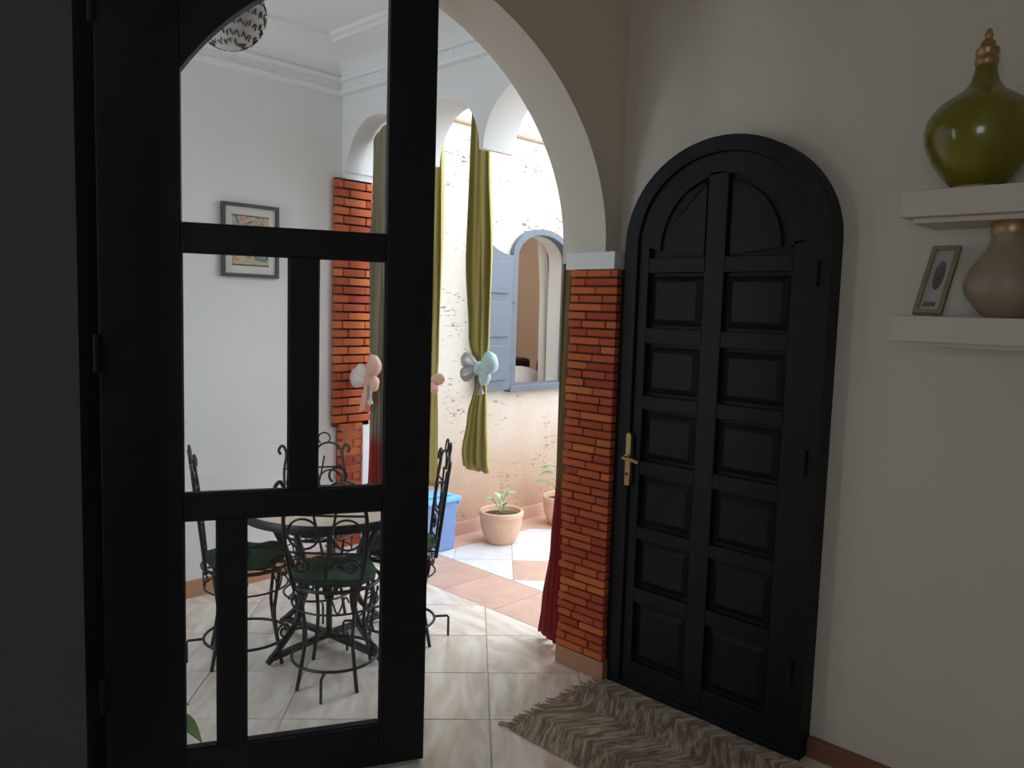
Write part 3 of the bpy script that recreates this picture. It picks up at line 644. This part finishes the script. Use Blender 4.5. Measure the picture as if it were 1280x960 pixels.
# chairs: iron, seen from the seat centre, facing +x, back at -x
def make_chair(label):
    t = thing('bistro_chair', (0, 0, 0), label, 'chair', 'iron bistro chairs around the table')
    I = M['iron']; sz, sr = 0.395, 0.17
    circ = lambda r, z, n=28: [(r*math.cos(2*PI*i/n), r*math.sin(2*PI*i/n), z) for i in range(n)]
    MB().tube(circ(sr, sz), 0.0075, 8, True).build('seat_frame', I, t, smooth=True)
    sl = MB()
    for q in (-0.1, -0.035, 0.035, 0.1):
        h = math.sqrt(sr*sr-q*q); sl.tube([(-h, q, sz), (h, q, sz)], 0.004, 5)
    sl.build('seat_bars', I, t)
    MB().tube(circ(0.165, 0.09), 0.006, 8, True).build('foot_ring', I, t, smooth=True)
    for a in (-140, 140, -42, 42):
        a = math.radians(a); e = (math.cos(a), math.sin(a)); P = lambda r, z: (e[0]*r, e[1]*r, z)
        MB().tube(spline([P(0.165, sz), P(0.150, 0.30), P(0.138, 0.20), P(0.156, 0.09), P(0.176, 0.0)], 5), 0.0075, 7).build('leg', I, t, smooth=True)
    for sg in (-1, 1):
        MB().tube([(sg*0.165, 0, 0.09), (sg*0.222, 0, 0.09), (sg*0.228, 0, 0.084), (sg*0.228, 0, 0.0)], 0.0055, 7).build('bracket_foot', I, t)
    # apron scrolls under the seat
    for k in range(6):
        a0 = 2*PI*k/6+0.3
        pts = [((sr-0.004)*math.cos(a0+0.42*(s-0.5)), (sr-0.004)*math.sin(a0+0.42*(s-0.5)), sz-0.052+0.030*math.cos(s*2*PI*1.2)) for s in [i/16 for i in range(17)]]
        MB().tube(pts, 0.0035, 5).build('apron_scroll', I, t, smooth=True)
    MB().tube(circ(sr-0.006, sz-0.088, 24), 0.004, 6, True).build('apron_ring', I, t, smooth=True)
    # back: plane leaning backwards; s lateral, h height above the seat
    B = lambda s, h: (-0.150-0.12*h-0.10*(0.15*0.15-s*s)*4, s, sz+h)
    bk = []
    for sg in (-1, 1):
        pts = spline([B(sg*0.118, 0.0), B(sg*0.142, 0.12), B(sg*0.152, 0.27), B(sg*0.140, 0.37), B(sg*0.158, 0.415), B(sg*0.178, 0.395), B(sg*0.168, 0.37)], 5)
        MB().tube(pts, 0.0075, 7).build('back_stile', I, t, smooth=True)
        MB().tube([B(sg*0.072+0.070*math.cos(a), 0.355+0.070*math.sin(a)) for a in [PI*i/14 for i in range(15)]], 0.0055, 6).build('top_arch', I, t, smooth=True)
        MB().tube([B(sg*0.080+0.058*math.cos(a), 0.222+0.058*math.sin(a)) for a in [2*PI*i/22 for i in range(22)]], 0.0048, 6, True).build('back_ring', I, t, smooth=True)
        MB().tube([B(sg*(0.092+0.036*(1-u*0.8)*math.cos(u*10)), 0.098+0.036*(1-u*0.8)*math.sin(u*10)) for u in [i/26 for i in range(27)]], 0.0045, 6).build('spiral', I, t, smooth=True)
        MB().tube(spline([B(0.0, 0.04), B(sg*0.012, 0.16), B(sg*0.035, 0.27), B(sg*0.050, 0.355)], 5), 0.0048, 6).build('back_rod', I, t, smooth=True)
        MB().tube([B(sg*0.05+0.030*math.cos(a), 0.448+0.030*math.sin(a)) for a in [PI*(-0.3+1.6*i/14) for i in range(15)]], 0.0045, 6).build('crest_scroll', I, t, smooth=True)
    for h, hw in ((0.045, 0.126), (0.150, 0.145), (0.295, 0.150)):
        MB().tube([B(-hw+2*hw*i/8, h) for i in range(9)], 0.005, 6).build('back_crossbar', I, t, smooth=True)
    return t
proto = make_chair('black iron bistro chair with its scrolled back towards the camera')
def dup(root, label):
    c = root.copy(); C.objects.link(c); c['label'] = label
    for ch in root.children:
        k = ch.copy(); k.parent = c; k.matrix_parent_inverse = Matrix(); C.objects.link(k)
    return c
chairs = [((1.690, 2.550), 44, 'black iron bistro chair with its scrolled back towards the camera', 'dark green seat cushion on the nearest iron chair, back to the camera'),
          ((1.523, 2.942), -25, 'black iron bistro chair beside the white wall, under the picture', 'dark green seat cushion on the chair by the white wall'),
          ((2.085, 2.672), 146, 'black iron bistro chair before the blue bin, half behind the glazed door stile', 'dark green seat cushion on the chair beside the blue bin'),
          ((2.03, 3.215), -116, 'black iron bistro chair behind the table, near the brick pilaster', 'dark green seat cushion on the chair behind the table')]
for i, ((x, y), a, lab, cl) in enumerate(chairs):
    o = proto if i == 0 else dup(proto, lab)
    o.location = (x, y, 0); o.rotation_euler = (0, 0, math.radians(a))
    if i == 3: o.scale = (0.96, 0.96, 0.93)
    b = MB(); n = 28; prof = [(0.04, 0.0), (0.12, 0.001), (0.155, 0.006), (0.166, 0.018), (0.158, 0.032), (0.12, 0.042), (0.06, 0.045), (0.02, 0.040)]
    rj = random.Random(i)
    w_ = [1+0.05*math.sin(3*2*PI*j/n+i)+rj.uniform(-.02, .02) for j in range(n)]
    vs = [(x+r*w_[j]*math.cos(2*PI*j/n), y+r*w_[j]*math.sin(2*PI*j/n), (0.403 if i < 3 else 0.376)+z*(1+0.25*math.sin(5*j/n*2*PI+i))) for r, z in prof for j in range(n)]
    b.add(vs, [(p*n+j, p*n+(j+1) % n, (p+1)*n+(j+1) % n, (p+1)*n+j) for p in range(len(prof)-1) for j in range(n)] + [tuple(range(n))[::-1], tuple(range((len(prof)-1)*n, len(prof)*n))])
    tag(b.build('seat_cushion', M['cushgreen'], smooth=True, base=(x, y, 0.403 if i < 3 else 0.376)), cl, 'cushion', 'green seat cushions')

# curtains
def curtain(name, base, dirv, prof, amp, folds, material, label, top=None):
    """prof: [(z, centre offset along dirv, half width, fold depth factor)] from top to bottom"""
    d = Vector((*dirv, 0)).normalized(); p = Vector((-d.y, d.x, 0)); b = MB(); nu, nz = 44, 60; b.uv = []
    for j in range(nz+1):
        z = prof[0][0]+(prof[-1][0]-prof[0][0])*j/nz
        for (za, ca_, wa, fa), (zb, cb, wb_, fb_) in zip(prof, prof[1:]):
            if za >= z >= zb-1e-9:
                t = (za-z)/(za-zb) if za > zb else 0; t = t*t*(3-2*t)
                c_, w_, f_ = ca_+(cb-ca_)*t, wa+(wb_-wa)*t, fa+(fb_-fa)*t; break
        for i in range(nu+1):
            s = -1+2*i/nu
            off = amp*f_*(math.sin(folds*PI*s+0.6*math.sin(z*2.1)) + 0.35*math.sin(folds*2.3*PI*s+z*1.3))
            q = Vector(base) + d*(c_+w_*s) + p*off + Vector((0, 0, z + 0.012*math.sin(folds*PI*s)*(1 if j == nz else 0)))
            if top: q.z = min(q.z, top(q.y)-0.002*j/nz)
            b.v.append(tuple(q)); b.uv.append(((s+1)/2, z))
    b.f = [(j*(nu+1)+i, j*(nu+1)+i+1, (j+1)*(nu+1)+i+1, (j+1)*(nu+1)+i) for j in range(nz) for i in range(nu)]
    o = b.build(name, material, smooth=True, solid=0.003, base=(base[0], base[1], 0))
    return tag(o, label, 'curtain')
DIR = (0.0, 1.0)
CX = 2.715
rod = thing('curtain_rod', (2.72, 2.9, 2.62), 'thin dark curtain rod along the courtyard side of the arcade', 'curtain rod')
MB().tube([(2.715, 2.15, 2.62), (2.715, 3.66, 2.62)], 0.008, 8).build('rod', M['iron'], rod)
for y in (2.2, 2.9, 3.6): MB().tube([(2.675, y, 2.62), (2.715, y, 2.62)], 0.006, 6).build('bracket', M['iron'], rod)
curtain('curtain', (CX, 2.862, 0), DIR, [(2.61, 0.03, 0.05, 0.6), (2.2, 0.02, 0.07, 0.8), (1.7, 0.008, 0.088, 1.0), (1.3, -0.005, 0.066, 0.9), (1.17, -0.02, 0.036, 0.6), (1.07, -0.022, 0.034, 0.6), (0.9, 0.0, 0.062, 0.9), (0.72, 0.012, 0.088, 1.0), (0.64, 0.0, 0.086, 1.0)], 0.020, 3.2, M['olive'],
        'olive green striped curtain tied with a teal bow, hanging alone in the arcade')
curtain('curtain.001', (2.60, 3.525, 0), DIR, [(2.43, -0.03, 0.11, 0.12), (2.1, -0.02, 0.105, 0.4), (1.8, -0.01, 0.10, 1.0), (1.2, 0.0, 0.08, 0.8), (1.05, 0.0, 0.05, 0.6), (0.8, 0.0, 0.075, 0.9), (0.20, 0.0, 0.095, 1.0)], 0.020, 3.5, M['olivered'],
        'olive and red curtain tied with a pink bow beside the brick pilaster', top=lambda y: 2.15+0.265*math.sqrt(max(0, 1-((y-3.425)/0.251)**2)))
curtain('curtain.002', (CX, 3.22, 0), DIR, [(2.61, 0.0, 0.05, 0.6), (1.8, 0.0, 0.06, 1.0), (1.2, 0.0, 0.045, 0.8), (1.05, 0.0, 0.04, 0.6), (0.8, 0.0, 0.045, 0.9), (0.5, 0.0, 0.05, 1.0)], 0.018, 3.0, M['olive'],
        'olive curtain hidden behind the glazed door stile, with a pink bow showing')
curtain('curtain.003', (2.535, 2.135, 0), (0.35, 1.0), [(2.2, -0.01, 0.03, 0.5), (1.4, 0.0, 0.035, 0.7), (0.75, 0.0, 0.035, 0.8), (0.45, 0.012, 0.05, 0.9), (0.15, 0.035, 0.085, 1.0), (0.015, 0.045, 0.10, 1.0)], 0.016, 3.0, M['redolive'],
        'olive curtain with a dark red hem pooling behind the brick column')

def bow(name, c, size, m1, m2, label, tails=2, loops=((1, 0.2, 0.6, 0.42), (-1, 0.4, 0.6, 0.42))):
    """satin bow: knot, two loops, two tails, lying in the plane of the arcade (Y, Z), facing -X"""
    c = Vector(c); t = thing(name, tuple(c), label, 'bow')
    MB().blob(c, ((0,1,0),(1,0,0),(0,0,1)), size*0.24, size*0.24, size*0.28).build('knot', m2, t, smooth=True)
    for k, (sg, up_, L_, w_) in enumerate(loops):
        ax = Vector((-0.15-0.1*k, sg, up_)).normalized(); nz_ = Vector((1, 0, 0)); pz = ax.cross(nz_).normalized(); nz_ = pz.cross(ax)
        MB().blob(c+ax*size*L_*0.92, (ax, pz, nz_), size*L_, size*w_, size*w_*0.62, 30, 14, pinch=0.82, wr=0.045, wn=5).build('loop', (m1, m2)[k % 2], t, smooth=True)
    for k in range(tails):
        sg = 1 if k % 2 else -1; L_ = size*(1.0+0.3*k)
        p = [(0, 0), (sg*size*0.25, -L_*0.55), (sg*size*0.20+size*0.16, -L_), (sg*size*0.2-size*0.18, -L_*0.92), (-sg*size*0.05-0.01, -L_*0.4)]
        MB().prism(p, lambda a, b2, d: (c.x-0.012-0.01*k+d+0.05*b2, c.y+a, c.z+b2), -0.004, 0.004).build('tail', m1 if k == 0 else m2, t)
bow('curtain_bow', (CX-0.045, 2.80, 1.158), 0.13, M['silver'], M['teal'], 'pale teal and silver bow tied around the single olive curtain', 1,
    ((1, 0.45, 0.50, 0.46), (-1, 0.38, 0.60, 0.60), (1, -0.45, 0.46, 0.42), (-1, -0.55, 0.48, 0.44)))
bow('curtain_bow.001', (2.552, 3.54, 1.05), 0.14, M['white_satin'], M['pink'], 'pink and white satin bow on the curtain beside the brick pilaster', 2,
    ((1, 0.0, 0.54, 0.56), (-0.6, 0.62, 0.66, 0.56), (0.9, 0.75, 0.4, 0.4), (-1, -0.15, 0.55, 0.46)))
bow('curtain_bow.002', (CX-0.055, 3.20, 1.05), 0.13, M['pink'], M['white_satin'], 'pink bow peeping out behind the glazed door stile', 1,
    ((-1, 0.25, 0.75, 0.34), (1, 0.3, 0.6, 0.4), (-1, -0.1, 0.7, 0.3)))

# blue bin
bn = thing('storage_bin', (2.94, 3.57, 0), 'blue plastic storage bin with a lighter blue lid against the courtyard wall', 'bin')
def taper(x0, x1, y0, y1, z0, z1, g):
    return MB().add([(x0+g,y0+g,z0),(x1-g,y0+g,z0),(x1-g,y1-g,z0),(x0+g,y1-g,z0),(x0,y0,z1),(x1,y0,z1),(x1,y1,z1),(x0,y1,z1)], [(3,2,1,0),(4,5,6,7),(0,1,5,4),(1,2,6,5),(2,3,7,6),(3,0,4,7)])
taper(2.75, 3.155, 3.465, 3.66, 0.0, 0.30, 0.012).build('body', M['bluebin'], bn, bevel=0.012)
ld = MB().box(2.735, 3.17, 3.450, 3.667, 0.297, 0.328).build('lid', M['bluelid'], bn, bevel=0.008)
MB().box(2.78, 3.125, 3.495, 3.63, 0.328, 0.343).build('lid_panel', M['bluelid'], ld, bevel=0.006)
for y in (3.50, 3.62): MB().box(3.166, 3.178, y-0.025, y+0.025, 0.27, 0.325).build('clip', M['bluelid'], bn, bevel=0.003)

# pots and plants
def leaf(b, base, tip, w, bend=0.02):
    a, t = Vector(base), Vector(tip); d = t-a; side = d.cross(Vector((0, 0, 1))); side = side.normalized() if side.length > 1e-4 else Vector((1, 0, 0)); nrm = side.cross(d).normalized(); n = 8
    vs = []
    for i in range(n+1):
        s = i/n; wd = w*math.sin(PI*min(s**0.8, 1))*0.5; p = a+d*s+nrm*bend*math.sin(PI*s)
        vs += [p-side*wd+nrm*wd*0.3, p, p+side*wd+nrm*wd*0.3]
    b.add(vs, [f for i in range(n) for f in ((3*i, 3*i+1, 3*i+4, 3*i+3), (3*i+1, 3*i+2, 3*i+5, 3*i+4))])
def potted(name, c, r, h, label, leaves, lm):
    t = thing(name, (c[0], c[1], 0), label, 'plant pot')
    MB().lathe([(0.62*r, 0), (0.70*r, 0.01), (0.90*r, h*0.35), (0.99*r, h*0.62), (1.0*r, h*0.82), (1.06*r, h*0.86), (1.06*r, h*0.97), (1.0*r, h), (0.92*r, h*0.98), (0.86*r, h*0.84), (0.2*r, h*0.82)], (c[0], c[1], 0), 36).build('pot', M['pot'], t, smooth=True)
    MB().lathe([(0.885*r, h*0.84), (0.5*r, h*0.90), (0.1*r, h*0.92)], (c[0], c[1], 0), 24).build('soil', M['soil'], t, smooth=True)
    for st, tip, w in leaves:
        s0 = Vector((c[0], c[1], h*0.88)); s1 = s0+Vector(st); MB().tube([s0, s0.lerp(s1, 0.5)+Vector((0.004, 0, 0)), s1], 0.003, 5).build('stem', lm, t)
        b = MB(); leaf(b, s1, s1+Vector(tip), w); b.build('leaf', lm, t, smooth=True, solid=0.0015)
    return t
potted('potted_plant', (3.46, 3.40), 0.132, 0.205, 'ribbed terracotta pot with a small green seedling on the white tiles',
       [((-0.03, 0.02, 0.06), (-0.07, 0.05, 0.03), 0.06), ((0.01, -0.01, 0.09), (0.07, -0.05, 0.04), 0.055), ((0.0, 0.02, 0.07), (-0.02, 0.05, 0.05), 0.05), ((0.0, -0.02, 0.05), (-0.05, -0.03, 0.02), 0.05)], M['paleleaf'])
rp_ = [(0.97, 0.5), (0.99, 0.58), (1.0, 0.66), (1.0, 0.74)]
for fr_, hh in rp_:
    pass
potted('potted_plant.001', (4.08, 3.43), 0.13, 0.20, 'terracotta pot with pale leafy plant, half hidden by the brick column',
       [((-0.06, 0.05, 0.10), (-0.10, 0.08, 0.0), 0.07), ((-0.03, 0.02, 0.16), (-0.11, 0.08, 0.0), 0.06), ((-0.02, 0.0, 0.08), (-0.05, 0.05, 0.05), 0.07), ((0.03, -0.02, 0.12), (0.06, -0.05, 0.04), 0.06), ((-0.02, 0.03, 0.20), (-0.10, 0.06, 0.02), 0.055)], M['paleleaf'])
potted('potted_plant.002', (0.895, 2.45), 0.07, 0.10, 'small potted plant whose green leaf shows in the lowest glass pane',
       [((0.06, -0.04, 0.06), (0.098, -0.088, -0.085), 0.085), ((0.03, -0.02, 0.10), (0.10, -0.08, 0.0), 0.05), ((-0.03, 0.02, 0.08), (-0.08, 0.05, 0.0), 0.06), ((0.0, 0.04, 0.09), (0.02, 0.09, 0.02), 0.06)], M['leaf'])

# inside the window: sofa, cushions, white curtain
sf = thing('sofa', (4.5, 4.2, 0), 'dark maroon sofa seen through the courtyard window', 'sofa')
MB().box(3.7, 5.2, 3.98, 4.46, 0.12, 0.85).build('seat', M['sofa'], sf, bevel=0.03)
MB().box(4.1, 4.84, 4.46, 4.62, 0.12, 1.055).build('backrest', M['sofa'], sf, bevel=0.03)
for x in (3.78, 5.12):
    for y in (4.04, 4.40): MB().box(x-0.03, x+0.03, y-0.03, y+0.03, 0, 0.13).build('leg', M['darkwood'], sf)
pw = MB().blob((4.36, 4.13, 0.925), ((1,0,0),(0,0.75,0.8),(0,0.8,-0.75)), 0.25, 0.11, 0.06, 20, 12)
tag(pw.build('pillow', M['pillow'], smooth=True, base=(4.34, 4.10, 0.85)), 'plump pale pillow on the sofa inside the window', 'pillow')
rc = MB().blob((4.95, 4.36, 0.96), ((1,0,0),(0,0.4,1),(0,1,-0.4)), 0.14, 0.12, 0.05, 18, 10)
tag(rc.build('cushion', M['red'], smooth=True, base=(4.95, 4.36, 0.85)), 'red cushion on the sofa beyond the pale pillow', 'cushion')
curtain('window_curtain', (4.30, YC+0.24, 0), (1, 0), [(2.12, 0.16, 0.17, 0.7), (1.5, 0.19, 0.14, 1), (0.0, 0.20, 0.13, 1)], 0.02, 3.5, M['sheer'], 'white curtain gathered inside the courtyard window')
